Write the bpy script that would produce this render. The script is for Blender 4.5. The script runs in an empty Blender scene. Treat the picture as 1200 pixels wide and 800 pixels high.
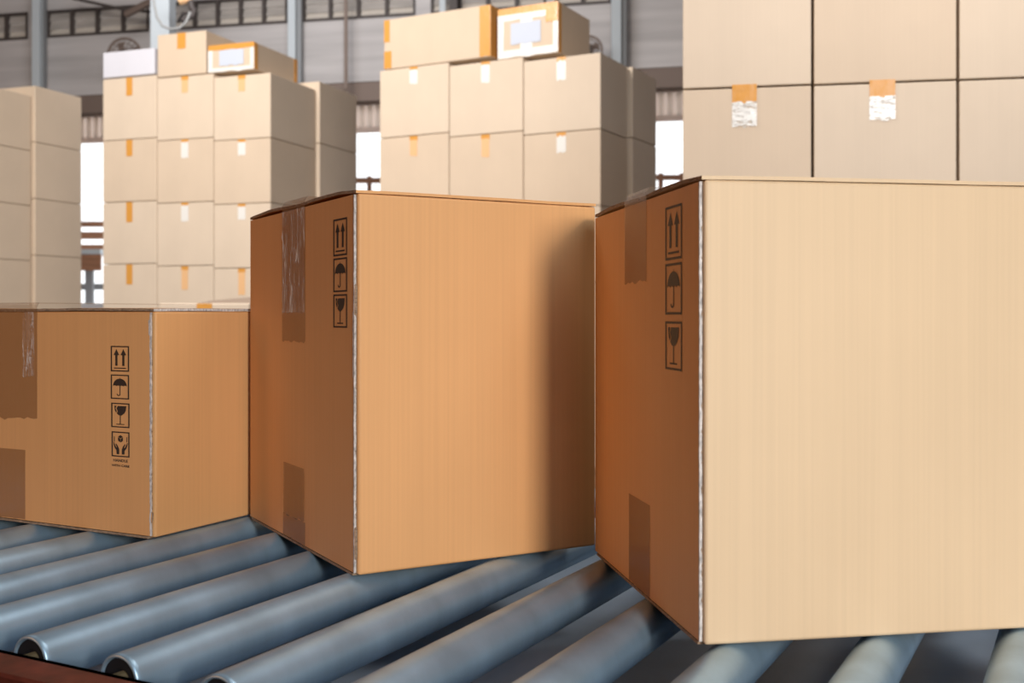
import bpy, bmesh, math, random
from mathutils import Vector, Matrix, noise
from mathutils.geometry import tessellate_polygon
random.seed(7)
S = bpy.context.scene
COL = S.collection
def V(*a): return Vector(a)

# ------------------------------------------------------------------ camera
F = 1280.0; HZ = 368.0; EYE = 1.1; H = 0.3; ZR = EYE - H       # ZR: top plane of the rollers
cd = bpy.data.cameras.new('camera'); cam = bpy.data.objects.new('camera', cd); COL.objects.link(cam)
cam.location = (0, 0, EYE); cam.rotation_euler = (math.pi/2, 0, 0)
cd.sensor_width = 36; cd.lens = 36*F/1200; cd.shift_y = -(400-HZ)/1200
cd.clip_start = .02; cd.clip_end = 200
cd.dof.use_dof = True; cd.dof.focus_distance = 1.35; cd.dof.aperture_fstop = 8
S.camera = cam

# ------------------------------------------------------------------ world, lights, exposure
w = bpy.data.worlds.new('overcast_sky'); S.world = w; w.use_nodes = True
nt = w.node_tree; bg = nt.nodes['Background']
bg.inputs[0].default_value = (.96, .98, 1.0, 1); bg.inputs[1].default_value = 1.7
S.view_settings.view_transform = 'Standard'; S.view_settings.look = 'None'
S.view_settings.exposure = 0.0; S.view_settings.gamma = 1; S.view_settings.use_curve_mapping = False

def area(name, loc, target, size, power, color, size_y=None):
    l = bpy.data.lights.new(name, 'AREA'); o = bpy.data.objects.new(name, l); COL.objects.link(o)
    l.energy = power; l.color = color; l.size = size
    if size_y: l.shape = 'RECTANGLE'; l.size_y = size_y
    o.location = loc
    o.rotation_euler = (Vector(target)-Vector(loc)).to_track_quat('-Z', 'Y').to_euler()
    return o
area('low_lamp_right', (0.98+.1, -1.52, 1.50), (.15, 1.3, 1.0), .26, 68, (1, .89, .77), .5)
area('skylight_over_conveyor', (1.75, -3.1, 2.95), (-.2, 1.3, .8), 1.6, 84, (.58, .79, 1.0), 1.6)  # added cool fill behind the camera, turns the rollers blue
area('roof_lamp_middle', (-3.0, 3.7, 5.0), (-2.5, 8.4, 2.1), 2.4, 380, (1, .93, .86), 2.0)  # added fill for the fronts of the rear stacks
area('warm_lamp_left', (-3.6, -.2, 1.9), (0, 1.3, 1.0), 1.2, 22, (1, .42, .17))  # added warm fill, reddens the cartons' left faces
area('roof_lamp_back', (-2.5, 9.6, 5.4), (-2.0, 14, 4.6), 3.0, 100, (.95, .96, 1), 1.0)  # added fill to brighten the back wall
area('roof_lamp_right', (1.3, 1.5, 3.7), (1.3, 4.0, 2.2), 1.4, 80, (1, .93, .86), 1.6)  # added fill aimed at the right stack

# ------------------------------------------------------------------ helpers
def lin(c):
    return tuple(((x/255)/12.92 if x/255 <= .04045 else ((x/255+.055)/1.055)**2.4) for x in c)
def mesh(name, verts, faces, mat=None, parent=None, loc=None, smooth=False):
    me = bpy.data.meshes.new(name); me.from_pydata([tuple(v) for v in verts], [], faces); me.update()
    return link(name, me, mat, parent, loc, smooth)
def link(name, me, mat=None, parent=None, loc=None, smooth=False):
    if mat is not None and not me.materials: me.materials.append(mat)
    if smooth:
        for p in me.polygons: p.use_smooth = True
    o = bpy.data.objects.new(name, me); COL.objects.link(o)
    if parent: o.parent = parent
    if loc is not None: o.location = loc
    return o
def from_bm(name, bm, mat=None, parent=None, loc=None, smooth=False):
    bmesh.ops.recalc_face_normals(bm, faces=bm.faces)
    me = bpy.data.meshes.new(name); bm.to_mesh(me); bm.free()
    return link(name, me, mat, parent, loc, smooth)
def empty(name, loc, rz=0, parent=None):
    o = bpy.data.objects.new(name, None); COL.objects.link(o); o.location = loc; o.rotation_euler = (0, 0, rz)
    o.empty_display_size = .1
    if parent: o.parent = parent
    return o
def tag(o, label, cat, group=None):
    o['label'] = label; o['category'] = cat
    if group: o['group'] = group
    return o
def struct(o): o['kind'] = 'structure'; return o
BOXF = [(0,3,2,1),(4,5,6,7),(0,1,5,4),(1,2,6,5),(2,3,7,6),(3,0,4,7)]
def hexa(bm, c8):
    vs = [bm.verts.new(c) for c in c8]
    for f in BOXF: bm.faces.new([vs[i] for i in f])
    return vs
def addbox(bm, x0, x1, y0, y1, z0, z1, fn=None):
    c = [(x0,y0,z0),(x1,y0,z0),(x1,y1,z0),(x0,y1,z0),(x0,y0,z1),(x1,y0,z1),(x1,y1,z1),(x0,y1,z1)]
    return hexa(bm, [fn(*p) for p in c] if fn else c)
def boxo(name, x0, x1, y0, y1, z0, z1, mat, parent=None, fn=None, bev=0):
    bm = bmesh.new(); addbox(bm, x0, x1, y0, y1, z0, z1, fn)
    if bev: bmesh.ops.bevel(bm, geom=bm.edges[:], offset=bev, segments=2, affect='EDGES', profile=.5)
    return from_bm(name, bm, mat, parent)
def tube(bm, pts, r, n=10, caps=True):
    pts = [Vector(p) for p in pts]; rings = []
    for i, p in enumerate(pts):
        d = (pts[min(i+1, len(pts)-1)] - pts[max(i-1, 0)]).normalized()
        a = d.cross(V(0,0,1)); a = a.normalized() if a.length > 1e-4 else V(1,0,0)
        b = d.cross(a)
        rings.append([bm.verts.new(p + r*(math.cos(t)*a + math.sin(t)*b)) for t in [2*math.pi*k/n for k in range(n)]])
    for q in range(len(rings)-1):
        for k in range(n): bm.faces.new((rings[q][k], rings[q][(k+1)%n], rings[q+1][(k+1)%n], rings[q+1][k]))
    if caps: bm.faces.new(rings[0]); bm.faces.new(rings[-1][::-1])

# ------------------------------------------------------------------ materials
def mat_new(name, color, rough=.6, metal=0.0, spec=.5):
    m = bpy.data.materials.new(name); m.use_nodes = True
    b = m.node_tree.nodes['Principled BSDF']
    b.inputs['Base Color'].default_value = (*color, 1); b.inputs['Roughness'].default_value = rough
    b.inputs['Metallic'].default_value = metal; b.inputs['Specular IOR Level'].default_value = spec
    return m, m.node_tree, b
def noise_color(nt, b, c, scale, amt=.12, detail=4, extra=None, coord='Object'):
    tc = nt.nodes.new('ShaderNodeTexCoord'); mp = nt.nodes.new('ShaderNodeMapping')
    mp.inputs['Scale'].default_value = scale
    nz = nt.nodes.new('ShaderNodeTexNoise'); nz.inputs['Scale'].default_value = 1; nz.inputs['Detail'].default_value = detail
    cr = nt.nodes.new('ShaderNodeValToRGB')
    lo = tuple(x*(1-amt) for x in c); hi = tuple(min(1, x*(1+amt)) for x in c)
    cr.color_ramp.elements[0].color = (*lo, 1); cr.color_ramp.elements[1].color = (*hi, 1)
    cr.color_ramp.elements[0].position = .3; cr.color_ramp.elements[1].position = .7
    nt.links.new(tc.outputs[coord], mp.inputs[0]); nt.links.new(mp.outputs[0], nz.inputs[0])
    nt.links.new(nz.outputs[0], cr.inputs[0]); nt.links.new(cr.outputs[0], b.inputs['Base Color'])
    return tc, mp, nz, cr
def add_bump(nt, b, tc, scale, strength, dist=.001, detail=3):
    mp = nt.nodes.new('ShaderNodeMapping'); mp.inputs['Scale'].default_value = scale
    nz = nt.nodes.new('ShaderNodeTexNoise'); nz.inputs['Scale'].default_value = 1; nz.inputs['Detail'].default_value = detail
    bp = nt.nodes.new('ShaderNodeBump'); bp.inputs['Strength'].default_value = strength; bp.inputs['Distance'].default_value = dist
    nt.links.new(tc.outputs['Object'], mp.inputs[0]); nt.links.new(mp.outputs[0], nz.inputs[0])
    nt.links.new(nz.outputs[0], bp.inputs['Height']); nt.links.new(bp.outputs[0], b.inputs['Normal'])
def cardboard(name, c, rough=.55, streak=.05, fine=True):
    m, nt, b = mat_new(name, c, rough, 0, .35)
    tc, mp, nz, cr = noise_color(nt, b, c, (260, 260, 2), streak*.7, 2)
    # broad mottling multiplied over the flute streaks
    mp2 = nt.nodes.new('ShaderNodeMapping'); mp2.inputs['Scale'].default_value = (5, 5, 4)
    n2 = nt.nodes.new('ShaderNodeTexNoise'); n2.inputs['Scale'].default_value = 1; n2.inputs['Detail'].default_value = 6
    r2 = nt.nodes.new('ShaderNodeMapRange'); r2.inputs['To Min'].default_value = .93; r2.inputs['To Max'].default_value = 1.06
    mx = nt.nodes.new('ShaderNodeMix'); mx.data_type = 'RGBA'; mx.blend_type = 'MULTIPLY'; mx.inputs[0].default_value = 1
    nt.links.new(tc.outputs['Object'], mp2.inputs[0]); nt.links.new(mp2.outputs[0], n2.inputs[0]); nt.links.new(n2.outputs[0], r2.inputs[0])
    nt.links.new(cr.outputs[0], mx.inputs[6]); nt.links.new(r2.outputs[0], mx.inputs[7]); nt.links.new(mx.outputs[2], b.inputs['Base Color'])
    if fine: add_bump(nt, b, tc, (300, 300, 3.0), .06, .0005)
    return m
M = {}
M['kraft_orange'] = cardboard('kraft_board_orange', (.66, .345, .14), streak=.04)
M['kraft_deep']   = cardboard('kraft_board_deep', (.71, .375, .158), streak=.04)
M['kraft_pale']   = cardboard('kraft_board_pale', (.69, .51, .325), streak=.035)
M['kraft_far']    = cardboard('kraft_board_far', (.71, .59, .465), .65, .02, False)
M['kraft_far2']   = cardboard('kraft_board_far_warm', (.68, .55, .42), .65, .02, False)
M['kraft_inner']  = cardboard('kraft_board_inner', (.30, .23, .18), .8, .03, False)  # shade of the raised flap painted as a darker board colour
M['white_card']   = cardboard('white_card', (.70, .71, .79), .5, .01, False)
m, nt, b = mat_new('torn_board_edge', (.55, .52, .50), .7); noise_color(nt, b, (.52, .49, .47), (300, 300, 160), .45, 4); M['edge'] = m
m, nt, b = mat_new('board_flutes', (.24, .15, .09), .8); noise_color(nt, b, (.26, .18, .12), (200, 200, 600), .5, 3); M['flute'] = m
m, nt, b = mat_new('black_print', (.022, .016, .013), .55); M['ink'] = m
def tape_mat(name, c, rough, alpha, bump=.0, rs=60):
    m, nt, b = mat_new(name, c, rough, 0, .6)
    b.inputs['Alpha'].default_value = alpha
    if bump:
        tc = nt.nodes.new('ShaderNodeTexCoord'); add_bump(nt, b, tc, (rs, rs, rs*.6), bump, .002, 5)
    return m
M['tape_brown'] = tape_mat('brown_tape', (.30, .145, .06), .22, .45, .08)
M['tape_clear'] = tape_mat('clear_wrinkled_tape', (.55, .38, .28), .12, .42, .9, 120)
M['tape_orange'] = tape_mat('orange_tape', (.72, .34, .07), .3, 1, .8, 50)
M['tape_pale'] = tape_mat('pale_tape', (.84, .83, .80), .3, 1, .8, 60)  # torn white tape; on the stacked cartons it paints glare on their tape
M['tape_peach'] = tape_mat('peach_tape', (.85, .52, .27), .35, 1, .3, 60)
def crumple(name, c, lo, hi, sc, amin, amax, bump=.9):
    m, nt, b = mat_new(name, c, .16, 0, .8)
    tc = nt.nodes.new('ShaderNodeTexCoord'); add_bump(nt, b, tc, sc, bump, .003, 4)
    mp = nt.nodes.new('ShaderNodeMapping'); mp.inputs['Scale'].default_value = sc; nz = nt.nodes.new('ShaderNodeTexNoise')
    nz.inputs['Scale'].default_value = 1; nz.inputs['Detail'].default_value = 3; nz.inputs['Distortion'].default_value = 1.5
    mr = nt.nodes.new('ShaderNodeMapRange'); mr.inputs[1].default_value = lo; mr.inputs[2].default_value = hi
    mr.inputs[3].default_value = amin; mr.inputs[4].default_value = amax
    nt.links.new(tc.outputs['Object'], mp.inputs[0]); nt.links.new(mp.outputs[0], nz.inputs[0]); nt.links.new(nz.outputs[0], mr.inputs[0])
    nt.links.new(mr.outputs[0], b.inputs['Alpha']); return m
M['tape_clear'] = crumple('clear_wrinkled_tape', (.95, .90, .86), .50, .74, (110, 110, 16), .08, .9)  # whitish streaks in the alpha paint glints along the wrinkles
M['tape_crumple'] = crumple('crumpled_pale_tape', (.92, .92, .90), .36, .50, (28, 28, 95), .25, 1)  # glare on crumpled tape, painted as a whiter colour
m, nt, b = mat_new('paper_label', (.58, .64, .76), .6); M['label'] = m
# rollers
m, nt, b = mat_new('roller_steel', (.42, .50, .58), .42, .68)
tc, *_ = noise_color(nt, b, (.34, .49, .63), (14, 14, 5), .2, 6); add_bump(nt, b, tc, (60, 60, 12), .06, .0006)
M['roller'] = m
M['bearing'] = mat_new('bearing_black', (.008, .008, .01), .75, 0, .15)[0]
M['axle'] = mat_new('axle_brass', (.42, .33, .19), .4, .7)[0]
m, nt, b = mat_new('rail_red_paint', (.12, .025, .016), .45, 0, .4); tc, *_ = noise_color(nt, b, (.115, .024, .015), (30, 30, 30), .5, 6)
add_bump(nt, b, tc, (90, 90, 90), .2, .001); M['rail'] = m
# building
m, nt, b = mat_new('wall_concrete', (.36, .34, .33), .9); tc, *_ = noise_color(nt, b, (.56, .53, .52), (.5, .5, 7), .14, 6); M['wall'] = m
m, nt, b = mat_new('wall_side_plaster', (.30, .24, .19), .9); noise_color(nt, b, (.40, .20, .10), (.6, .6, 2), .15, 5); M['wall_side'] = m
m, nt, b = mat_new('ceiling_sheet', (.25, .25, .25), .9); noise_color(nt, b, (.25, .25, .255), (2, 2, 2), .15, 4); M['ceiling'] = m
m, nt, b = mat_new('floor_concrete', (.06, .07, .09), .6); tc, *_ = noise_color(nt, b, (.055, .07, .092), (3, 3, 3), .25, 8); M['floor'] = m
M['steel_light'] = mat_new('post_paint_pale', (.55, .60, .63), .6)[0]
M['steel_grey'] = mat_new('post_paint_grey', (.27, .28, .29), .6)[0]
M['steel_dark'] = mat_new('frame_dark', (.075, .06, .055), .6)[0]
M['beam_brown'] = mat_new('beam_brown', (.23, .17, .14), .7)[0]
m, nt, b = mat_new('louvre_glass', (.40, .37, .34), .6); noise_color(nt, b, (.44, .40, .365), (2, 2, 9), .2, 2); M['louvre'] = m
M['louvre_pale'] = mat_new('louvre_pale', (.60, .54, .47), .6)[0]
def translucent(name, c, f):
    m, nt, b = mat_new(name, c, .6); tr = nt.nodes.new('ShaderNodeBsdfTranslucent'); tr.inputs[0].default_value = (*c, 1)
    mx = nt.nodes.new('ShaderNodeMixShader'); mx.inputs[0].default_value = f; out = nt.nodes['Material Output']
    nt.links.new(b.outputs[0], mx.inputs[1]); nt.links.new(tr.outputs[0], mx.inputs[2]); nt.links.new(mx.outputs[0], out.inputs[0]); return m
M['valance'] = translucent('valance_sheet', (.85, .76, .70), .7)
M['valance2'] = translucent('valance_sheet_rib', (.9, .84, .78), .6)
m, nt, b = mat_new('yard_concrete', (.85, .86, .88), .8); noise_color(nt, b, (.86, .87, .89), (2, 2, 2), .1, 5); M['yard'] = m
m, nt, b = mat_new('bench_wood', (.33, .16, .08), .6); noise_color(nt, b, (.36, .17, .09), (3, 3, 20), .25, 5); M['wood'] = m
m, nt, b = mat_new('pallet_wood', (.38, .27, .17), .8); noise_color(nt, b, (.38, .27, .17), (4, 30, 30), .25, 5); M['pallet'] = m
M['cable'] = mat_new('cable_grey', (.36, .36, .35), .6)[0]

# ------------------------------------------------------------------ building
struct(boxo('floor', -14, 14, -8, 17.2, -.2, 0, M['floor']))
struct(boxo('wall_left', -10.3, -10, -8, 16.2, 0, 6.4, M['wall_side']))
struct(boxo('wall_right', 8.0, 8.3, -8, 16.2, 0, 6.4, M['wall_side']))
struct(boxo('wall_front', -10.3, 8.3, -8.3, -8, 0, 6.4, M['wall']))
struct(boxo('ceiling', -10.3, 8.3, -8, 16.4, 6.4, 6.5, M['ceiling']))
WO = V(-7.03, 15, 0); WE = V(9.06, -2.0, 0).normalized(); WN = V(WE.y, -WE.x, 0)      # WN points to the camera side
def WP(l, d, z): return tuple(WO + WE*l + WN*d + V(0, 0, z))
def WL(u, d=0.0):            # wall coordinate seen at column u
    k = (u-600)/F; o = WO + WN*d
    return (k*o.y - o.x)/(WE.x - k*WE.y)
def wbox(name, l0, l1, d0, d1, z0, z1, mat, parent=None): return boxo(name, l0, l1, d0, d1, z0, z1, mat, parent, WP)
lA, lB = -3.4, 15.6
struct(wbox('wall_back', lA, lB, -.2, 0, 4.05, 4.85, M['wall']))
bm = bmesh.new()
addbox(bm, lA, lB, -.2, 0, 5.22, 6.4, WP)
groups = [(-66, 33, 1), (55, 175, 1), (202, 337, 1), (355, 487, 1), (505, 640, 1), (650, 716, 1)]
edges = [WL(a) for g in groups for a in g[:2]]
cuts = [lA] + edges + [lB]
for i in range(0, len(cuts), 2): addbox(bm, cuts[i], cuts[i+1], -.2, 0, 4.85, 5.22, WP)
struct(from_bm('wall_back', bm, M['wall']))
for n, (ua, ub, _) in enumerate(groups):
    l0, l1 = WL(ua), WL(ub)
    fr = empty('window_%d' % (n+1), WP((l0+l1)/2, -.05, 4.85)); struct(fr)
    base = Vector(fr.location)
    def wfn(l, d, z): return tuple(Vector(WP(l, d, z)) - base)
    bm = bmesh.new()
    addbox(bm, l0, l1, -.06, .015, 4.85, 4.885, wfn); addbox(bm, l0, l1, -.06, .015, 5.19, 5.22, wfn)
    addbox(bm, l0, l0+.03, -.06, .015, 4.885, 5.19, wfn); addbox(bm, l1-.03, l1, -.06, .015, 4.885, 5.19, wfn)
    from_bm('window_frame', bm, M['steel_dark'], fr)
    nb = max(2, round((l1-l0)/.36)); wd = (l1-l0)/nb
    for k in range(nb):
        if k: boxo('glazing_bar', l0+k*wd-.022, l0+k*wd+.022, -.06, .02, 4.885, 5.19, M['steel_dark'], fr, wfn)
        for j, (za, zb) in enumerate(((4.88, 4.97), (4.965, 5.085), (5.08, 5.195))):
            s = .015
            c = [(l0+k*wd+s, -.02, za), (l0+k*wd+wd-s, -.02, za), (l0+k*wd+wd-s, -.05, zb), (l0+k*wd+s, -.05, zb)]
            bm = bmesh.new(); hexa(bm, [wfn(l, d-.012, z) for l, d, z in c] + [wfn(l, d, z) for l, d, z in c])
            from_bm('pane', bm, M['louvre_pale'] if j == 0 else M['louvre'], fr)
# band under the wall, valance below it
struct(wbox('trim_1', lA, lB, -.3, -.02, 3.81, 4.05, M['beam_brown']))
val = struct(wbox('trim_2', lA, lB, -.30, -.28, 3.45, 3.81, M['valance']))
l = lA+.05
bm = bmesh.new()
while l < lB:
    addbox(bm, l, l+.055, -.28, -.255, 3.52, 3.80, WP); l += .11
ribs = from_bm('rib', bm, M['valance2'], val); ribs['kind'] = 'stuff'
wbox('valance_rail', lA, lB, -.31, -.25, 3.47, 3.52, M['valance'], val)
# posts in front of / in the wall
def post(ua, ub, Y, z0, z1, mat, n, depth=.12):
    x0 = (ua-600)/F*Y; x1 = (ub-600)/F*Y
    t = struct(boxo('trim_%d' % n, x0, x1, Y, Y+depth, z0, z1, mat, bev=.006)); return t
post(37, 46, 14.6, 0, 6.4, M['steel_light'], 3); post(46, 51, 14.68, 0, 6.4, M['steel_grey'], 4)
post(176, 198, 12.2, 0, 6.4, M['steel_light'], 5, .26)
post(337, 346, 13.8, 0, 6.4, M['steel_light'], 6); post(346, 353, 13.88, 0, 6.4, M['steel_grey'], 7)
post(403, 407, 13.6, 3.9, 6.4, M['beam_brown'], 8, .05)
post(515, 522, 13.4, 3.9, 6.4, M['steel_light'], 9, .05); post(527, 536, 13.4, 3.9, 6.4, M['steel_dark'], 10, .05)
post(717, 728, 12.9, 0, 6.4, M['steel_light'], 11); post(728, 734, 12.95, 0, 6.4, M['steel_grey'], 12)
# roof brace above the left windows
bm = bmesh.new()
tube(bm, [((85-600)/F*14.3, 14.3, EYE+(HZ+2)/F*14.3), ((140-600)/F*14.2, 14.2, EYE+(HZ-10)/F*14.2), ((176-600)/F*14.1, 14.1, EYE+(HZ-14)/F*14.1)], .02, 8)
tag(from_bm('tie_rod', bm, M['steel_dark']), 'thin dark tie rod slanting across the top left windows', 'rod')
bm = bmesh.new()
a0 = V((148-600)/F*13.9, 13.9, EYE+(HZ-17)/F*13.9); a1 = V((178-600)/F*13.7, 13.7, EYE+(HZ-1)/F*13.7)
tube(bm, [a0, a1], .045, 6)
tag(from_bm('brace', bm, M['beam_brown']), 'short brown slanting brace left of the pale post, above the fan', 'brace')
# loading platform and sky beyond
struct(boxo('trim_13', -16, 14, 17.0, 40, -.2, 1.27, M['yard']))

# wall fans
def fan(u, v, Y, r, label, rr=.018):
    c = V((u-600)/F*Y, Y, EYE+(HZ-v)/F*Y)
    t = empty('wall_fan', c); tag(t, label, 'fan')
    n = 28
    bm = bmesh.new(); tube(bm, [(r*math.cos(2*math.pi*k/n), 0, r*math.sin(2*math.pi*k/n)) for k in range(n+1)], rr, 6, False)
    for q in (.35, .7):
        tube(bm, [(q*r*math.cos(2*math.pi*k/n), -.03, q*r*math.sin(2*math.pi*k/n)) for k in range(n+1)], .006, 4, False)
    for k in range(16):
        a = 2*math.pi*k/16; tube(bm, [(.2*r*math.cos(a), -.05, .2*r*math.sin(a)), (r*math.cos(a), 0, r*math.sin(a))], .005, 4, False)
    from_bm('guard', bm, M['beam_brown'], t)
    for k in range(4):
        a = 2*math.pi*k/4+.4; d = V(math.cos(a), 0, math.sin(a)); e = V(-math.sin(a), 0, math.cos(a))
        c4 = [d*.05, d*r*.85-e*r*.2, d*r*.9+e*r*.25, d*.05+e*.05]
        bm = bmesh.new(); hexa(bm, [p+V(0, .05, 0) for p in c4]+[p+V(0, .058, 0) for p in c4]); from_bm('blade', bm, M['beam_brown'], t)
    bm = bmesh.new(); tube(bm, [(0, -.03, 0), (0, .25, 0)], .06, 12); from_bm('motor', bm, M['steel_dark'], t)
    boxo('bracket', -.03, .03, .2, .45, -.05, .05, M['steel_dark'], t)
fan(146, 64, 14.1, .21, 'round brown wall fan behind the white box on the left stack')
fan(690, 58, 12.75, .155, 'round wall fan half hidden behind the carton with the torn white label', .014)
# small bracket fan with cable on the right of the pale post
Y = 11.9
t = empty('bracket_lamp', ((222-600)/F*Y, Y, EYE+(HZ-16)/F*Y)); tag(t, 'dark swivel lamp with cable hanging right of the pale post at the top left', 'lamp')
bm = bmesh.new(); tube(bm, [(-.24, .4, .02), (-.1, .1, .03), (0, 0, 0)], .018, 8); from_bm('arm', bm, M['steel_dark'], t)
bm = bmesh.new(); tube(bm, [(0, 0, .16), (.03, 0, .05), (.02, 0, -.05)], .035, 10); from_bm('joint', bm, M['steel_dark'], t)
bm = bmesh.new(); tube(bm, [(.05, 0, .05), (.03, -.02, -.03), (-.06, -.08, -.10)], .03, 10); from_bm('lamp_head', bm, M['steel_dark'], t)
bm = bmesh.new(); tube(bm, [(-.11, 0, .14), (-.02, 0, .16), (.0, 0, .13)], .05, 10); from_bm('shade', bm, M['tape_peach'], t)
bm = bmesh.new()
pts = [(178, -14), (181, 6), (184, 20), (190, 30), (199, 34), (210, 33), (218, 26), (223, 14)]
tube(bm, [((u-600)/F*11.5, 11.5, EYE+(HZ-v)/F*11.5) for u, v in pts], .014, 8)
tag(from_bm('cable', bm, M['cable']), 'grey cable looping down across the pale post at the top left', 'cable')

# benches seen through the gaps, standing on the raised yard
def bench(x, y, w, label, flip=1):
    t = empty('wooden_bench', (x, y, 1.27)); tag(t, label, 'bench')
    for q, (z, hh) in enumerate(((1.26, .09), (1.06, .12), (.88, .09))):
        boxo('slat', -w/2, w/2, .30, .34, z, z+hh, M['wood'], t)
    boxo('seat', -w/2, w/2, -.3, .35, .78, .86, M['steel_light'], t)
    boxo('apron', -w/2, w/2, -.28, -.24, .52, .78, M['wood'], t)
    for sx in (-1, 1):
        boxo('post', sx*w/2-.04, sx*w/2+.04, .30, .36, .86, 1.75, M['wood'], t)
        boxo('leg', sx*w/2-.05-.0, sx*w/2+.05, .2, .3, 0, .78, M['steel_grey'], t)
        boxo('leg', sx*(w/2-.2)-.06, sx*(w/2-.2)+.06, -.26, -.18, 0, .78, M['steel_grey'], t)
    boxo('stretcher', -w/2, w/2, -.1, -.04, .22, .32, M['steel_grey'], t)
bench(-7.47, 17.6, 1.9, 'wooden slatted bench outside, seen in the gap between the two left stacks')
def rack(x, y, w, h, n, label):
    t = empty('wooden_rack', (x, y, 1.27)); tag(t, label, 'rack')
    for k in range(n): boxo('post', -w/2+k*w/(n-1)-.035, -w/2+k*w/(n-1)+.035, -.05, .05, 0, h+(.25 if k == n-1 else 0), M['wood'], t)
    for z in (h*.55, h-.12): boxo('rail', -w/2, w/2, -.07, -.03, z, z+.09, M['wood'], t)
rack(-2.35, 18, 1.3, 2.1-.0, 5, 'brown timber rack outside, in the gap between left and middle stacks')
rack(2.45, 18, 1.4, 2.15, 5, 'brown timber rack outside, in the gap left of the right-hand stack')

# ------------------------------------------------------------------ conveyor
RD = V(.4706, .8824, 0); RN = V(.8824, -.4706, 0)                 # along the rollers / across them (camera-right)
RR = .08*H
conv = empty('roller_conveyor', (0, 0, 0)); tag(conv, 'roller conveyor with blue-grey steel rollers and a dark red side rail under the cartons', 'conveyor')
def CP(s, t, z): return tuple(RN*s*H + RD*t*H + V(0, 0, z))
T0, T1 = 2.29, 5.75
def roller_mesh():
    bm = bmesh.new(); n = 40; L = (T1-T0)*H
    prof = [(0.012, RR*.80), (0, RR*.86), (-.0006, RR*.93), (.0012, RR), (.006, RR), (L-.006, RR), (L-.0012, RR), (L, RR*.93), (L, RR*.86), (L-.012, RR*.8)]
    rings = [[bm.verts.new((r*math.cos(2*math.pi*k/n), y, r*math.sin(2*math.pi*k/n))) for k in range(n)] for y, r in prof]
    for q in range(len(rings)-1):
        for k in range(n): bm.faces.new((rings[q][k], rings[q][(k+1)%n], rings[q+1][(k+1)%n], rings[q+1][k]))
    bmesh.ops.recalc_face_normals(bm, faces=bm.faces)
    me = bpy.data.meshes.new('roller'); bm.to_mesh(me); bm.free(); me.materials.append(M['roller'])
    for p in me.polygons: p.use_smooth = True
    return me
rm = roller_mesh()
def disc(r0, r1, y, yo, mat):
    bm = bmesh.new(); n = 28
    pr = [(r1, yo+.002), (r1*.97, yo), (r0*1.25, yo+.001), (r0, y)]
    rings = [[bm.verts.new((r*math.cos(2*math.pi*k/n), yy, r*math.sin(2*math.pi*k/n))) for k in range(n)] for r, yy in pr]
    for q in range(3):
        for k in range(n): bm.faces.new((rings[q][k], rings[q][(k+1)%n], rings[q+1][(k+1)%n], rings[q+1][k]))
    bm.faces.new(rings[3])
    bmesh.ops.recalc_face_normals(bm, faces=bm.faces)
    me = bpy.data.meshes.new('bearing_cap'); bm.to_mesh(me); bm.free(); me.materials.append(mat); return me
cap = disc(RR*.36, RR*.85, .006, .002, M['bearing'])
bm = bmesh.new(); tube(bm, [(0, -.022, 0), (0, .02, 0)], RR*.33, 12)
axm = bpy.data.meshes.new('axle'); bmesh.ops.recalc_face_normals(bm, faces=bm.faces); bm.to_mesh(axm); bm.free(); axm.materials.append(M['axle'])
ang = math.atan2(-RD.x, RD.y)
S0, DS = -2.534, .388
for k in range(-11, 11):
    s = S0 + DS*k
    r = link('roller', rm, parent=conv, loc=CP(s, T0, ZR-RR)); r.rotation_euler = (0, 0, ang)
    c = link('bearing_cap', cap, parent=r); a = link('axle', axm, parent=r)
    c2 = link('bearing_cap', cap, parent=r); c2.rotation_euler = (0, 0, math.pi); c2.location = (0, (T1-T0)*H, 0)
    a2 = link('axle', axm, parent=r); a2.location = (0, (T1-T0)*H+.002, 0)
SA, SB = S0-DS*11-.2, S0+DS*11
for (ta, tb, side) in ((2.095, 2.235, 0), (T1+.055, T1+.195, 1)):
    bm = bmesh.new(); zt = ZR-.011
    web = (tb-.02, tb) if side == 0 else (ta, ta+.02)
    addbox(bm, SA, SB, ta, tb, zt-.004, zt, CP); addbox(bm, SA, SB, ta, tb, zt-.125, zt-.121, CP)
    addbox(bm, SA, SB, web[0], web[1], zt-.125, zt, CP)
    from_bm('side_rail', bm, M['rail'], conv)
m, nt, b = mat_new('tray_slate', (.25, .31, .39), .5, .2); noise_color(nt, b, (.26, .33, .42), (5, 5, 5), .2, 6)
boxo('tray', SA+.1, SB-.1, 2.24, T1+.05, ZR-.118, ZR-.112, m, conv, CP)
for s in (SA+.6, S0-DS*1.4, SB-.6):
    for t in (2.165, T1+.125):
        boxo('leg', s-.09, s+.09, t-.06, t+.06, 0, ZR-.136, M['rail'], conv, CP, bev=.003)
        boxo('foot', s-.2, s+.2, t-.17, t+.17, 0, .012, M['rail'], conv, CP)
    boxo('cross_member', s-.08, s+.08, 2.2, T1+.08, .25, .30, M['rail'], conv, CP)

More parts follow.
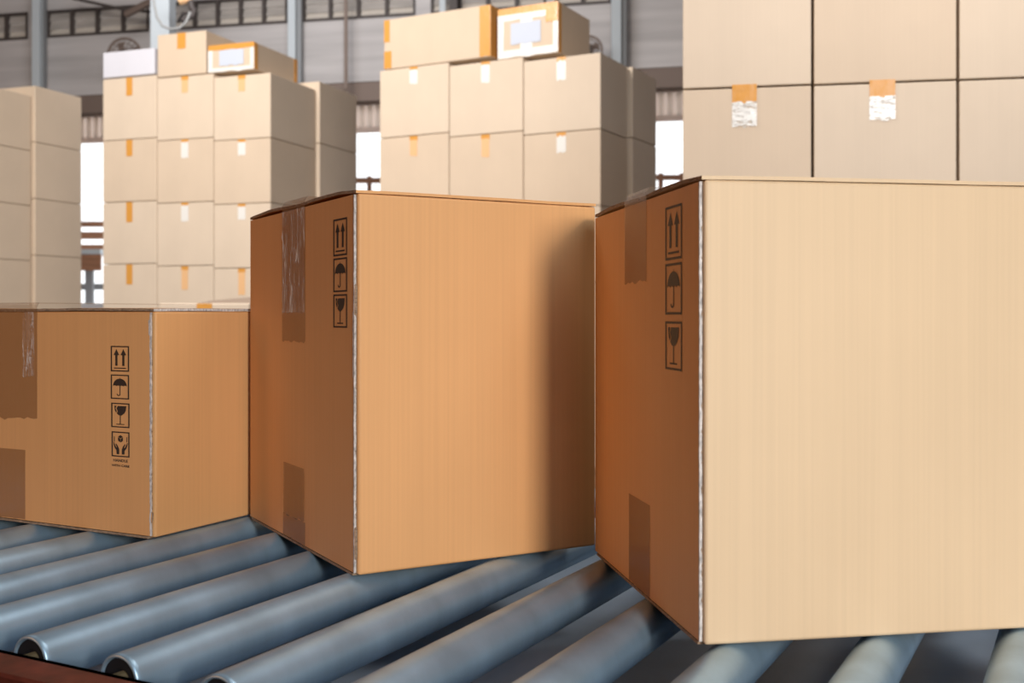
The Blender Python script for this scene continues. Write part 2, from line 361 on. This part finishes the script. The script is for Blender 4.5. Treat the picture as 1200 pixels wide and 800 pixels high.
# ------------------------------------------------------------------ foreground cartons
def gnd(u, v):
    k = H/(v-HZ); return V((u-600)*k, F*k, 0)
class Carton:
    def __init__(s, label, N, L, R, h, mat):
        s.N, s.L, s.R, s.h, s.mat = N, L, R, h, mat
        s.eL = (L-N).normalized(); s.lL = (L-N).length
        s.eR = V(-s.eL.y, s.eL.x, 0)
        if s.eR.dot(R-N) < 0: s.eR = -s.eR
        s.lR = (R-N).dot(s.eR)
        s.root = empty('cardboard_carton', N + V(0, 0, ZR)); tag(s.root, label, 'carton')
        s.oL = -s.eR; s.oR = -s.eL           # outward normals of the left and right visible faces
        P = lambda a, b, z: s.eL*a + s.eR*b + V(0, 0, z)
        s.P = P
        nL = 24; bm = bmesh.new()
        c8 = [P(0,0,.0015), P(0,s.lR,.0015), P(s.lL,s.lR,.0015), P(s.lL,0,.0015), P(0,0,h), P(0,s.lR,h), P(s.lL,s.lR,h), P(s.lL,0,h)]
        hexa(bm, c8); bmesh.ops.bevel(bm, geom=bm.edges[:], offset=.0032, segments=3, affect='EDGES', profile=.5)
        b = from_bm('body', bm, mat, s.root)
        for p in b.data.polygons: p.use_smooth = p.area < 1e-3
        s.T = .0032; s.side()
    def fp(s, a, z, o=0.0):               # a point on the left face, o metres proud of the overlapping panel
        return s.P(a, 0, z) + s.oL*(s.T+o)
    def side(s):
        # overlapping side panel with a torn, fluted vertical edge beside the corner
        n = 90; z0, z1 = .004, s.h-.0015; bm = bmesh.new(); mi = []
        A = []; 
        for i in range(n+1):
            z = z0+(z1-z0)*i/n
            j = .0009*noise.noise(V(z*60, s.lL*7, 1)) + .0009*noise.noise(V(z*220, 3, s.lL))
            if noise.noise(V(z*14, s.lL*31, 9)) > .33: j -= .002
            a0 = .0052 + j
            A.append([bm.verts.new(s.P(a0, 0, z)+s.oL*.0001), bm.verts.new(s.P(a0, 0, z)+s.oL*s.T), bm.verts.new(s.P(a0+.012, 0, z)+s.oL*(s.T)), bm.verts.new(s.P(s.lL-.002, 0, z)+s.oL*s.T), bm.verts.new(s.P(s.lL-.002, 0, z)+s.oL*.0001)])
        for i in range(n):
            for k in range(4):
                f = bm.faces.new((A[i][k], A[i+1][k], A[i+1][k+1], A[i][k+1])); f.material_index = 1 if k in (0,) else 0
        for r in (A[0], A[-1]): bm.faces.new(r).material_index = 1
        o = from_bm('side_panel', bm, M['kraft_deep'] if s.mat == M['kraft_pale'] else s.mat, s.root); o.data.materials.append(M['flute'])  # pale carton's left panel gets a deeper board, painting its shaded side
        # the torn outer liner standing up along the panel's edge
        bm = bmesh.new(); pv = None; n = 160
        for i in range(n+1):
            z = z0+(z1-z0)*i/n
            a = .0050 + .0009*noise.noise(V(z*60, s.lL*7, 1))
            wv = .0012+.0010*abs(noise.noise(V(z*90, 5, s.lL*3)))+(.0022 if noise.noise(V(z*9, s.lL*13, 2)) > .42 else 0)
            q = s.P(a, 0, z)+s.oL*(s.T*.25); r = s.P(a-.0007, 0, z)+s.oL*(s.T+.0004); t = s.P(a+wv, 0, z)+s.oL*(s.T+.0005)
            cur = [bm.verts.new(q), bm.verts.new(r), bm.verts.new(t)]
            if pv:
                bm.faces.new((pv[0], cur[0], cur[1], pv[1])); bm.faces.new((pv[1], cur[1], cur[2], pv[2]))
            pv = cur
        o = from_bm('torn_edge', bm, M['edge'], s.root); o['label'] = 'pale grey ragged torn board edge'
    def flaps(s, bulge=.004, lift=.003, gap=.002, fold=0):
        # two top flaps meeting over the middle of the left face
        mid = s.lL/2
        for (a0, a1, ed) in ((.0, mid-gap, 0), (mid+gap, s.lL, 1)):
            nx, ny = 14, 10; bm = bmesh.new(); g = []
            for i in range(nx+1):
                row = []
                for j in range(ny+1):
                    a = a0+(a1-a0)*i/nx; b = -s.T*.9 + (s.lR+s.T*.9)*j/ny
                    tm = (i/nx if ed == 0 else 1-i/nx)
                    z = s.h + .0004 + lift*math.sin(min(1, tm*2.2)*math.pi/2) + bulge*math.sin(math.pi*min(1, tm*1.05))*(.35+.65*(1-j/ny)) + .0008*noise.noise(V(a*30, b*30, s.lL*9))
                    if j == 0: z -= .0006
                    row.append(s.P(a, b, z))
                g.append(row)
            top = [[bm.verts.new(p+V(0,0,.0034)) for p in r] for r in g]; bot = [[bm.verts.new(p) for p in r] for r in g]
            for i in range(nx):
                for j in range(ny):
                    bm.faces.new((top[i][j], top[i+1][j], top[i+1][j+1], top[i][j+1]))
                    bm.faces.new((bot[i][j], bot[i][j+1], bot[i+1][j+1], bot[i+1][j]))
            for i in range(nx):
                for j in (0, ny):
                    f = bm.faces.new((bot[i][j], bot[i+1][j], top[i+1][j], top[i][j])); f.material_index = 1
            for j in range(ny):
                for i in (0, nx):
                    f = bm.faces.new((bot[i][j], bot[i][j+1], top[i][j+1], top[i][j])); f.material_index = (2 if fold else 0) if (i == 0) == (ed == 0) else 1
            o = from_bm('top_flap', bm, s.mat, s.root); o.data.materials.append(M['flute']); o.data.materials.append(M['edge'])
        # bottom flap edges just showing under the left face
        bm = bmesh.new(); addbox(bm, .01, s.lL-.01, -s.T, s.lR-.01, 0, .003, lambda a, b, z: s.P(a, b, z))
        from_bm('bottom_flap', bm, M['flute'], s.root)
    def uv(s, u, v):
        # carton-face coordinates of the point of the left face seen at a place in the photograph
        k = (u-600)/F; o = s.N + s.oL*s.T
        a = (k*o.y-o.x)/(s.eL.x-k*s.eL.y); p = o + s.eL*a
        return a, EYE+(HZ-v)/F*p.y-ZR
    def tape(s, a0, a1, z0, z1, mat, wr=0.0, over=False, label=None, name='tape'):
        nx, nz = 16, 40; bm = bmesh.new(); g = []
        rows = [(0, z0+(z1-z0)*i/nz) for i in range(nz+1)]
        for i, (_, z) in enumerate(rows):
            r = []
            for j in range(nx+1):
                a = a0+(a1-a0)*j/nx; 
                zz = z + (0.004*noise.noise(V(a*90, z0*50, 1)) if i == 0 else 0)
                d = .0006 + wr*max(0, noise.noise(V(a*150, z*28, 4)) + .6*noise.noise(V(a*60, z*160, 8)))
                r.append(bm.verts.new(s.fp(a, zz, d)))
            g.append(r)
        if over:
            for q, b in enumerate((-.003, .0, .03, s.lR*.5, s.lR-.004)):
                zt = s.h + (.006 if q == 0 else .0125)
                r = [bm.verts.new(s.P(a0+(a1-a0)*j/nx, b if q else -s.T-.0009, zt + wr*.8*noise.noise(V(j*.9, b*90, 2)))) for j in range(nx+1)]
                g.append(r)
        for i in range(len(g)-1):
            for j in range(nx): bm.faces.new((g[i][j], g[i][j+1], g[i+1][j+1], g[i+1][j]))
        o = from_bm(name, bm, mat, s.root, smooth=True)
        if label: o['label'] = label
        return o

def rect(x0, y0, x1, y1): return [(x0,y0),(x1,y0),(x1,y1),(x0,y1)]
def frame_polys(tx=.07, ty=.048):
    return [rect(0,0,1,ty), rect(0,1-ty,1,1), rect(0,ty,tx,1-ty), rect(1-tx,ty,1,1-ty)]
def arc(cx, cy, rx, ry, a0, a1, n): return [(cx+rx*math.cos(math.radians(a0+(a1-a0)*k/n)), cy+ry*math.sin(math.radians(a0+(a1-a0)*k/n))) for k in range(n+1)]
def sym_up():
    P = frame_polys()
    for c in (.31, .69): P += [rect(c-.062, .22, c+.062, .66), [(c-.155, .64), (c+.155, .64), (c, .88)]]
    return P + [rect(.17, .11, .83, .15)]
def sym_umbrella():
    dome = arc(.5, .52, .38, .32, 0, 180, 18)
    low = []
    for k in range(4):
        x0 = .12+.19*k; low += arc(x0+.095, .52, .095, .035, 180, 0, 5)[1:]
    hook_o = arc(.43, .21, .105, .085, 0, -180, 8); hook_i = arc(.43, .21, .055, .045, -180, 0, 8)
    return frame_polys() + [dome + low[:-1], rect(.485, .21, .53, .55), hook_o + hook_i, rect(.49, .84, .51, .88)]
def sym_glass():
    left = [(.17, .88), (.30, .88), (.24, .78), (.31, .66), (.27, .60), (.20, .70)]
    main = [(.36, .88), (.83, .88), (.80, .70), (.72, .58), (.60, .51), (.5, .48), (.40, .51), (.31, .57), (.36, .66), (.29, .78)]
    return frame_polys() + [left, main, rect(.475, .14, .525, .5), rect(.28, .115, .72, .15)]
def sym_hands():
    P = frame_polys()
    c = (.5, .72); r = .17; ry = .16
    h = [(c[0]+r*math.sin(math.radians(60*k)), c[1]+ry*math.cos(math.radians(60*k))) for k in range(6)]
    def shrink(q):
        mx = sum(p[0] for p in q)/4; my = sum(p[1] for p in q)/4
        return [(mx+(x-mx)*.88, my+(y-my)*.88) for x, y in q]
    P += [shrink([c, h[5], h[0], h[1]]), shrink([c, h[1], h[2], h[3]]), shrink([c, h[3], h[4], h[5]])]
    hand = [(.28, .10), (.43, .10), (.43, .30), (.36, .42), (.26, .52), (.22, .50), (.30, .38), (.27, .36), (.18, .48), (.13, .58), (.10, .56), (.12, .46), (.18, .34), (.27, .25)]
    P += [hand, [(1-x, y) for x, y in hand][::-1]]
    P += [rect(.13, .60, .17, .80), rect(.83, .60, .87, .80)]
    return P
def symbol(ct, name, polys, a0, z0, w, h):
    # a0: coordinate of the symbol's left edge as seen (larger distance from the corner)
    bm = bmesh.new()
    for pl in polys:
        vs = [ct.fp(a0-x*w, z0+y*h, .00035) for x, y in pl]
        tris = tessellate_polygon([[V(x, y, 0) for x, y in pl]])
        bv = [bm.verts.new(v) for v in vs]
        for t in tris:
            try: bm.faces.new([bv[i] for i in t])
            except ValueError: pass
    for f in bm.faces:
        f.normal_update()
        if f.normal.dot(ct.oL) < 0: f.normal_flip()
    me = bpy.data.meshes.new(name); bm.to_mesh(me); bm.free()
    return link(name, me, M['ink'], ct.root)
def symbols(ct, px):
    names = ['arrows_symbol', 'umbrella_symbol', 'glass_symbol', 'hands_symbol']; fn = [sym_up, sym_umbrella, sym_glass, sym_hands]
    for (u0, v0, u1, v1), nm, f in zip(px, names, fn):
        a0, zt = ct.uv(u0, v0); a1, zb = ct.uv(u1, v1)
        symbol(ct, nm, f(), a0, zb, a0-a1, zt-zb)

# left carton
N = gnd(182, 631.5); L0 = gnd(0, 608); eL = (L0-N).normalized(); eR = V(-eL.y, eL.x, 0); 
if eR.y < 0: eR = -eR
c1 = Carton('low brown carton at the left with four care symbols and small lettering', N, N+eL*.545, N+eR*.36, .3040, M['kraft_orange'])
c1.flaps(.0012, .0, fold=1)  # near flap edge in pale grey, painted as if catching light
symbols(c1, [(130, 405, 151.5, 435.5), (130, 438.5, 151.5, 468), (130.5, 471.5, 152, 501.5), (131, 505, 152, 536)])
ar, _ = c1.uv(44, 430); z_hi = c1.uv(30, 490)[1]
c1.tape(ar, ar+.11, z_hi, c1.h-.001, M['tape_brown'], .0002, True, None)
ar2, zt = c1.uv(30, 527)
c1.tape(ar2, ar2+.11, .004, zt, M['tape_brown'], .0002)
c1.tape(ar+.006, ar+.03, c1.uv(20, 440)[1], c1.h-.001, M['tape_clear'], .0014, False, 'thin clear wrinkled strip over the brown tape', 'tape_wrinkle')
# lettering
def lettering(ct, text, a_left, z_base, width, height):
    cu = bpy.data.curves.new('lettering', 'FONT'); cu.body = text; cu.size = 1; cu.align_x = 'LEFT'; cu.offset = .03
    to = bpy.data.objects.new('lettering', cu); COL.objects.link(to)
    dg = bpy.context.evaluated_depsgraph_get(); me = bpy.data.meshes.new_from_object(to.evaluated_get(dg))
    COL.objects.unlink(to); bpy.data.objects.remove(to)
    xs = [v.co.x for v in me.vertices]; ys = [v.co.y for v in me.vertices]
    x0, x1, y0, y1 = min(xs), max(xs), min(ys), max(ys)
    for v in me.vertices:
        v.co = ct.fp(a_left-(v.co.x-x0)/(x1-x0)*width, z_base+(v.co.y-y0)/(y1-y0)*height, .00035)
    me.materials.clear(); link('lettering', me, M['ink'], ct.root)
a0, zt = c1.uv(133, 537.2); a1, zb = c1.uv(150, 541.8); lettering(c1, 'HANDLE', a0, zb, a0-a1, zt-zb)
a0, zt = c1.uv(131, 543.2); a1, zb = c1.uv(152, 547.8); lettering(c1, 'WITH CARE', a0, zb, a0-a1, zt-zb)

# middle carton
N = gnd(420, 676); L0 = gnd(295.5, 607); R0 = gnd(697, 640)
c2 = Carton('brown carton in the middle of the conveyor with shiny wrinkled clear tape', N, L0, R0, .4385, M['kraft_deep'])
c2.flaps(.0025, .0012)
symbols(c2, [(391, 257.5, 407, 298.5), (391, 303, 407, 341.5), (391, 345, 407, 384)])
a_r, _ = c2.uv(358, 300); a_l, _ = c2.uv(331, 300)
c2.tape(a_r, a_l, c2.uv(345, 400)[1], c2.h-.001, M['tape_brown'], 0, True)
c2.tape(a_r+.002, a_l-.002, c2.uv(345, 366)[1], c2.h-.001, M['tape_clear'], .0022, False, 'clear wrinkled glinting tape', 'clear_tape')
c2.tape(a_r, a_l-.004, .004, c2.uv(345, 606)[1], M['tape_brown'], .0002)
c2.tape(a_r+.004, a_l-.006, c2.uv(345, 606)[1], c2.uv(345, 545)[1], M['tape_brown'], .0008)

# right carton
N = gnd(826, 758.5); L0 = gnd(700, 648); eL = (L0-N).normalized(); eR = V(-eL.y, eL.x, 0)
if eR.x < 0: eR = -eR
R0 = N + eR*.45
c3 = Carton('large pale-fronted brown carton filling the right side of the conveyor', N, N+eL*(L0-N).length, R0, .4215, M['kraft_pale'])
c3.flaps(.002, .001)
symbols(c3, [(780, 243.5, 799.5, 302.5), (780, 309.5, 799.5, 368.5), (780, 376.3, 799.5, 435.2)])
a_r, _ = c3.uv(758, 300); a_l, _ = c3.uv(732.5, 300)
c3.tape(a_r, a_l, c3.uv(745, 331)[1], c3.h-.001, M['tape_brown'], .0001, True)
a_r, _ = c3.uv(762, 620); a_l, _ = c3.uv(737.5, 600)
c3.tape(a_r, a_l, .004, c3.uv(750, 585)[1], M['tape_brown'], .0002)

# ------------------------------------------------------------------ stacks behind
def far_carton(x0, x1, y0, y1, z0, z1, root_fn, label, mat, tape=None, group=None, bev=.006, name='cardboard_carton', cat='carton', tapew=None, g=.0025):
    """box in stack coordinates (x to the right, y to the back); root at its base centre"""
    o = empty(name, root_fn((x0+x1)/2, (y0+y1)/2, z0), root_fn.rz)
    tag(o, label, cat, group)
    w2, d2, h = (x1-x0)/2, (y1-y0)/2, z1-z0
    bm = bmesh.new(); addbox(bm, -w2+g, w2-g, -d2+g, d2-g, .0, h-.003)
    bmesh.ops.bevel(bm, geom=bm.edges[:], offset=bev, segments=2, affect='EDGES', profile=.5)
    from_bm('body', bm, mat, o)
    f = -d2+g
    def strip(a0, a1, z0, z1, mt, nm='tape', off=.0015, wr=.001):
        nx, nz = 6, 6; bm = bmesh.new(); gg = []
        for i in range(nz+1):
            gg.append([bm.verts.new((a0+(a1-a0)*j/nx, f-off-wr*abs(noise.noise(V(j*.9, i*1.3, w2*40+z0))), z0+(z1-z0)*i/nz + (.012*noise.noise(V(j*1.1, w2*90, 3)) if i == 0 else 0))) for j in range(nx+1)])
        for i in range(nz):
            for j in range(nx): bm.faces.new((gg[i][j], gg[i][j+1], gg[i+1][j+1], gg[i+1][j]))
        return from_bm(nm, bm, mt, o, smooth=True)
    tw = (tapew or .065)/2
    if tape:
        kind = tape[0]; ln = tape[1]*h; cx = (tape[2] if len(tape) > 2 else 0)*w2
        if kind == 'o': strip(cx-tw*.9, cx+tw*.9, h-ln, h-.004, M['tape_orange'])
        if kind == 'p': strip(cx-tw*.9, cx+tw*.9, h-ln, h-.03, M['tape_peach']); strip(cx-tw, cx+tw, h-.035, h-.004, M['tape_orange'])
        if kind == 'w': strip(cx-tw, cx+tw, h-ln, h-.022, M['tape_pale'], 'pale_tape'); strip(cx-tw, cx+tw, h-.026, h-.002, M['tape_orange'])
        if kind == 'W':
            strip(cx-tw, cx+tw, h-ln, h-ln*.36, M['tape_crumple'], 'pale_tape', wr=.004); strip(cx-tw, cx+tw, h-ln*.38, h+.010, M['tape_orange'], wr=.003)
    return o, strip, (w2, d2, h)
class Stack:
    def __init__(s, u_ref, Y_ref, yaw_deg):
        s.a = math.radians(yaw_deg); s.O = V((u_ref-600)/F*Y_ref, Y_ref, 0)
        s.fx = V(math.cos(s.a), -math.sin(s.a), 0); s.fy = V(math.sin(s.a), math.cos(s.a), 0); s.rz = -s.a
    def __call__(s, x, y, z): return s.O + s.fx*x + s.fy*y + V(0, 0, z)
    def at_x(s, u, y=0.0):          # x on the line y=const seen at column u
        k = (u-600)/F; o = s.O + s.fy*y; return (k*o.y-o.x)/(s.fx.x-k*s.fx.y)
    def at_y(s, u, x=0.0):
        k = (u-600)/F; o = s.O + s.fx*x; return (k*o.y-o.x)/(s.fy.x-k*s.fy.y)
    def z(s, v, x, y=0.0): return EYE+(HZ-v)/F*s(x, y, 0).y
def pallet(st, x0, x1, y0, y1, label):
    t = empty('wooden_pallet', st((x0+x1)/2, (y0+y1)/2, 0), st.rz); tag(t, label, 'pallet')
    w2, d2 = (x1-x0)/2, (y1-y0)/2
    n = max(4, int((x1-x0)/.16)); wd = 2*w2/n
    for k in range(n): boxo('deck_board', -w2+k*wd+.01, -w2+(k+1)*wd-.01, -d2, d2, .118, .14, M['pallet'], t)
    for k in range(3):
        y = -d2+.05+(2*d2-.1)*k/2; boxo('stringer', -w2, w2, y-.04, y+.04, 0, .118, M['pallet'], t)
ORD = ['top', 'second', 'third', 'fourth', 'fifth', 'sixth', 'seventh', 'eighth']
def column(st, x0, x1, y0, y1, vtop, rowpx, vis, tapes, lab, mats, zfloor=.14, xref=None):
    """vtop, rowpx: where the top and the row spacing fall for the front of this column"""
    xm = (x0+x1)/2 if xref is None else xref; yy = y0 if xref is None else (y0+y1)/2
    h = rowpx/F*st(xm, yy, 0).y; zt = st.z(vtop, xm, yy); i = 0
    while zt - zfloor > .06:
        hb = h if zt-zfloor > h*1.35 else zt-zfloor
        tp = tapes[i] if i < len(tapes) else None
        nm = ORD[i] if i < 8 else 'lower'
        if i < vis:
            desc = {'o': 'with orange tape', 'p': 'with peach tape', 'w': 'with pale tape', 'W': 'with crumpled orange and white tape', None: 'without tape'}[tp[0] if tp else None]
            label = 'plain carton %s, %s row from the top, %s' % (desc, nm, lab)
            if not tp: label = 'plain carton, %s row from the top, %s' % (nm, lab)
            if nm == 'top': label = label.replace('top row from the top', 'top row')
        else: label = 'plain carton, %s row from the top, %s' % (nm, lab)
        far_carton(x0, x1, y0, y1, zt-hb, zt-.001, st, label, mats[i % len(mats)], tp, ('lower cartons, ' + lab) if i >= vis else 'cartons, ' + lab.split(' of the ')[-1] )
        zt -= hb; i += 1
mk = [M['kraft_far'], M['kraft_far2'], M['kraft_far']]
# --- left stack
A = Stack(317, 8.0, 20)
xe = [A.at_x(u) for u in (120, 183.5, 250)] + [0.0]
ye = [0, A.at_y(370), A.at_y(415)]
tp0 = [('o', .30), ('o', .27), ('o', .33), ('o', .33)]
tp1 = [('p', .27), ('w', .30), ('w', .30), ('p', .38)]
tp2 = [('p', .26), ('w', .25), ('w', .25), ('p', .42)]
column(A, xe[0], xe[1], 0, ye[1], 90, 73, 4, tp0, 'left column of the left stack', mk)
column(A, xe[1], xe[2], 0, ye[1], 88.5, 74.2, 4, tp1, 'middle column of the left stack', mk[::-1])
column(A, xe[2], xe[3], 0, ye[1], 87.3, 75.5, 4, tp2, 'right column of the left stack', mk)
column(A, xe[3]-.44, xe[3]+.03, ye[1]+.01, ye[2], 103.5, 70.5, 2, [], 'rear column of the left stack', [M['kraft_far']], xref=.03)
pallet(A, xe[0]-.02, .03, -.02, ye[2]+.02, 'wooden pallet under the left stack of cartons')
# on top of it
o, st, (w2, d2, h) = far_carton(A.at_x(119), A.at_x(180), .01, .5, A.z(89, xe[0]+.2), A.z(58.5, xe[0]+.2), A, 'white low box lying on the left column of the left stack', M['white_card'], name='white_box', cat='box')
zt = A.z(88.5, (xe[1]+xe[2])/2)
o, st, (w2, d2, h) = far_carton(A.at_x(184), A.at_x(241.5), .0, min(ye[1]-.02, A.at_y(282, A.at_x(241.5))), zt+.004, A.z(37.5, A.at_x(215)), A, 'tall carton with an orange tape tab on top of the left stack', M['kraft_far2'], ('o', .38), tapew=.085)
def labelled(stk, x0, x1, y1, z0, z1, label, lab_rect, big):
    o, strip, (w2, d2, h) = far_carton(x0, x1, .01, y1, z0, z1, stk, label, M['kraft_far2'])
    W = 2*w2
    fx = lambda q: -w2+.003+q*(W-.006)
    strip(fx(0), fx(1), h*(.86 if big else .80), h-.004, M['tape_orange'], 'orange_tape')
    strip(fx(0), fx(1), .004, h*.16, M['tape_pale'], 'pale_tape', wr=.003)
    strip(fx(0), fx(.10), h*.16, h*(.86 if big else .80), M['tape_pale'], 'pale_tape', wr=.003)
    strip(fx(.92), fx(1), h*.16, h*(.86 if big else .80), M['tape_pale'] , 'pale_tape', wr=.003)
    if big:
        strip(fx(.10), fx(.86), h*.74, h*.86, M['tape_pale'], 'pale_tape', wr=.003)
        strip(fx(.38), fx(.58), h*.16, h*.74, M['tape_pale'], 'pale_tape', wr=.003)
        strip(fx(.80), fx(1), h*.62, h*.86, M['tape_orange'], 'orange_tape', .003)
    a, bq, c, d = lab_rect
    strip(fx(a), fx(bq), h*c, h*d, M['label'], 'paper_label', .004, 0)
    # orange tape wrapped round the corner on the right side
    boxo('corner_tape', w2-.0035, w2-.0008, -d2+.004, -d2+(.05), .006, h-.006, M['tape_orange'], o)
    if not big: boxo('corner_tape', w2-.0035, w2-.0008, d2-.06, d2-.01, .006, h-.006, M['tape_orange'], o)
    boxo('top_tape', -w2+.01, w2-.01, -d2+.004, -d2+.05, h-.0035, h-.0005, M['tape_orange'], o)
x0, x1 = A.at_x(242.5), A.at_x(297)
labelled(A, x0, x1, min(ye[1]-.02, A.at_y(355, x1)), max(A.z(88.5, (xe[1]+xe[2])/2), A.z(87.3, (xe[2]+xe[3])/2))+.004, A.z(50.5, (x0+x1)/2), 'flat carton with orange tape and pale paper label on the left stack', (.25, .78, .22, .78), False)

# --- middle stack
B = Stack(704, 6.8, 28)
xe = [B.at_x(u) for u in (444.5, 526, 613)] + [0.0]
ye = [0, B.at_y(736), B.at_y(765)]
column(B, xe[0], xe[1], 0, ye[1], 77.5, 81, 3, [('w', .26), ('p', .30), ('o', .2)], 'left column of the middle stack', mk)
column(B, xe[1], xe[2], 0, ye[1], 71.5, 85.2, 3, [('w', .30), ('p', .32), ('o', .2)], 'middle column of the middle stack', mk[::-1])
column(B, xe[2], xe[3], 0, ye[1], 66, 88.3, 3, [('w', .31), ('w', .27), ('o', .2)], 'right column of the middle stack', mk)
column(B, xe[3]-.46, xe[3]+.03, ye[1]+.01, ye[2], 85, 81, 3, [], 'rear column of the middle stack', [M['kraft_far']], xref=.03)
pallet(B, xe[0]-.02, .03, -.02, ye[2]+.02, 'wooden pallet under the middle stack of cartons')
x0, x1 = B.at_x(449.5), B.at_x(575)
zb = max(B.z(77.5, (xe[0]+xe[1])/2), B.z(71.5, (xe[1]+xe[2])/2))
o, strip, (w2, d2, h) = far_carton(x0, x1, .0, .36, zb, B.z(14, (x0+x1)/2), B, 'long carton with orange tape at both ends on the middle stack', M['kraft_far2'])
strip(-w2+.004, -w2+.05, h*.55, h-.006, M['tape_orange']); strip(-w2+.004, -w2+.065, .008, h*.36, M['tape_orange'])
strip(w2-.085, w2-.004, .008, h-.006, M['tape_orange'])
boxo('corner_tape', w2-.0035, w2-.0008, -d2+.004, d2-.01, .006, h-.006, M['tape_orange'], o)
x0, x1 = B.at_x(582), B.at_x(653.5)
zb = max(B.z(66, (xe[2]+xe[3])/2), B.z(71.5, (xe[1]+xe[2])/2))
labelled(B, x0, x1, B.at_y(692, x1), zb, B.z(5.5, (x0+x1)/2), 'carton with torn white tape and pale label on the middle stack', (.22, .72, .26, .68), True)

# --- right stack (nearer)
C_ = Stack(952.5, 3.7, 10.6)
xe = [C_.at_x(798.5), 0.0, C_.at_x(1123), C_.at_x(1293)]
h = C_.z(98, 0)-.14; hb = h/4
NMC = ['left', 'second', 'third']
for i in range(3):
    xa, xb = xe[i], xe[i+1]
    zs = C_.z([100.5, 95, 89][i], (xa+xb)/2)
    z = zs; k = 0
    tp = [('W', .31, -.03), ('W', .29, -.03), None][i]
    rows = [(zs, zs+.46, 'seen at the top of the picture'), (zs+.46, zs+.92, 'third row up'),]
    far_carton(xa, xb, 0, .5, zs+.0, zs+.459, C_, 'large carton cut by the top of the picture, %s column of the right stack' % NMC[i], mk[i % 3], None, 'cartons of the right stack', bev=.003, g=.005)
    lb = 'large carton %s, %s column of the right stack' % ('with crumpled orange and white tape' if tp else 'without tape below the seam', NMC[i])
    far_carton(xa, xb, 0, .5, zs-.435, zs-.004, C_, lb, mk[(i+1) % 3], tp, 'cartons of the right stack', bev=.003, tapew=.083, g=.005)
    zz = zs-.437; n = 3; hh = (zz-.14)/n
    for k in range(n):
        far_carton(xa, xb, 0, .5, zz-hh, zz-.002, C_, 'plain carton %s, %s column of the right stack' % (['two below the seam', 'one above the lowest', 'lowest'][k], NMC[i]), mk[k], None, 'lower cartons of the right stack', bev=.003, g=.005); zz -= hh
pallet(C_, xe[0]-.0, xe[-1], 0, .5, 'wooden pallet under the right stack of cartons')

# --- far left stack (its shaded side faces show)
D = Stack(-30, 9.0, 20)
ye = [0, D.at_y(37), D.at_y(93)]
column(D, -.5, 0, 0, ye[1], 104, 66.5, 4, [], 'front column of the far left stack', [M['kraft_far2']], xref=0)
column(D, -.5, .03, ye[1]+.01, ye[2], 107, 64.5, 4, [], 'rear column of the far left stack', [M['kraft_far2']], xref=.03)
pallet(D, -.52, .03, -.02, ye[2]+.02, 'wooden pallet under the far left stack of cartons')

# --- small stack with an open carton just behind the left carton
E = Stack(186, 5.3, 4)
x1 = E.at_x(293); zt = E.z(354.5, .2)
hh = (zt-.3-.0)/2
for k in range(2):
    far_carton(0, x1, 0, .45, k*hh, (k+1)*hh-.001, E, 'plain %s carton of the short pile behind the left carton' % ['lowest', 'middle'][k], mk[k], None, 'lower cartons of the short pile')
o, strip, (w2, d2, h) = far_carton(0, x1, 0, .45, 2*hh, zt, E, 'open carton with orange tape and raised flap, behind the low left carton', M['kraft_far'], ('o', .6, 0), tapew=.085)
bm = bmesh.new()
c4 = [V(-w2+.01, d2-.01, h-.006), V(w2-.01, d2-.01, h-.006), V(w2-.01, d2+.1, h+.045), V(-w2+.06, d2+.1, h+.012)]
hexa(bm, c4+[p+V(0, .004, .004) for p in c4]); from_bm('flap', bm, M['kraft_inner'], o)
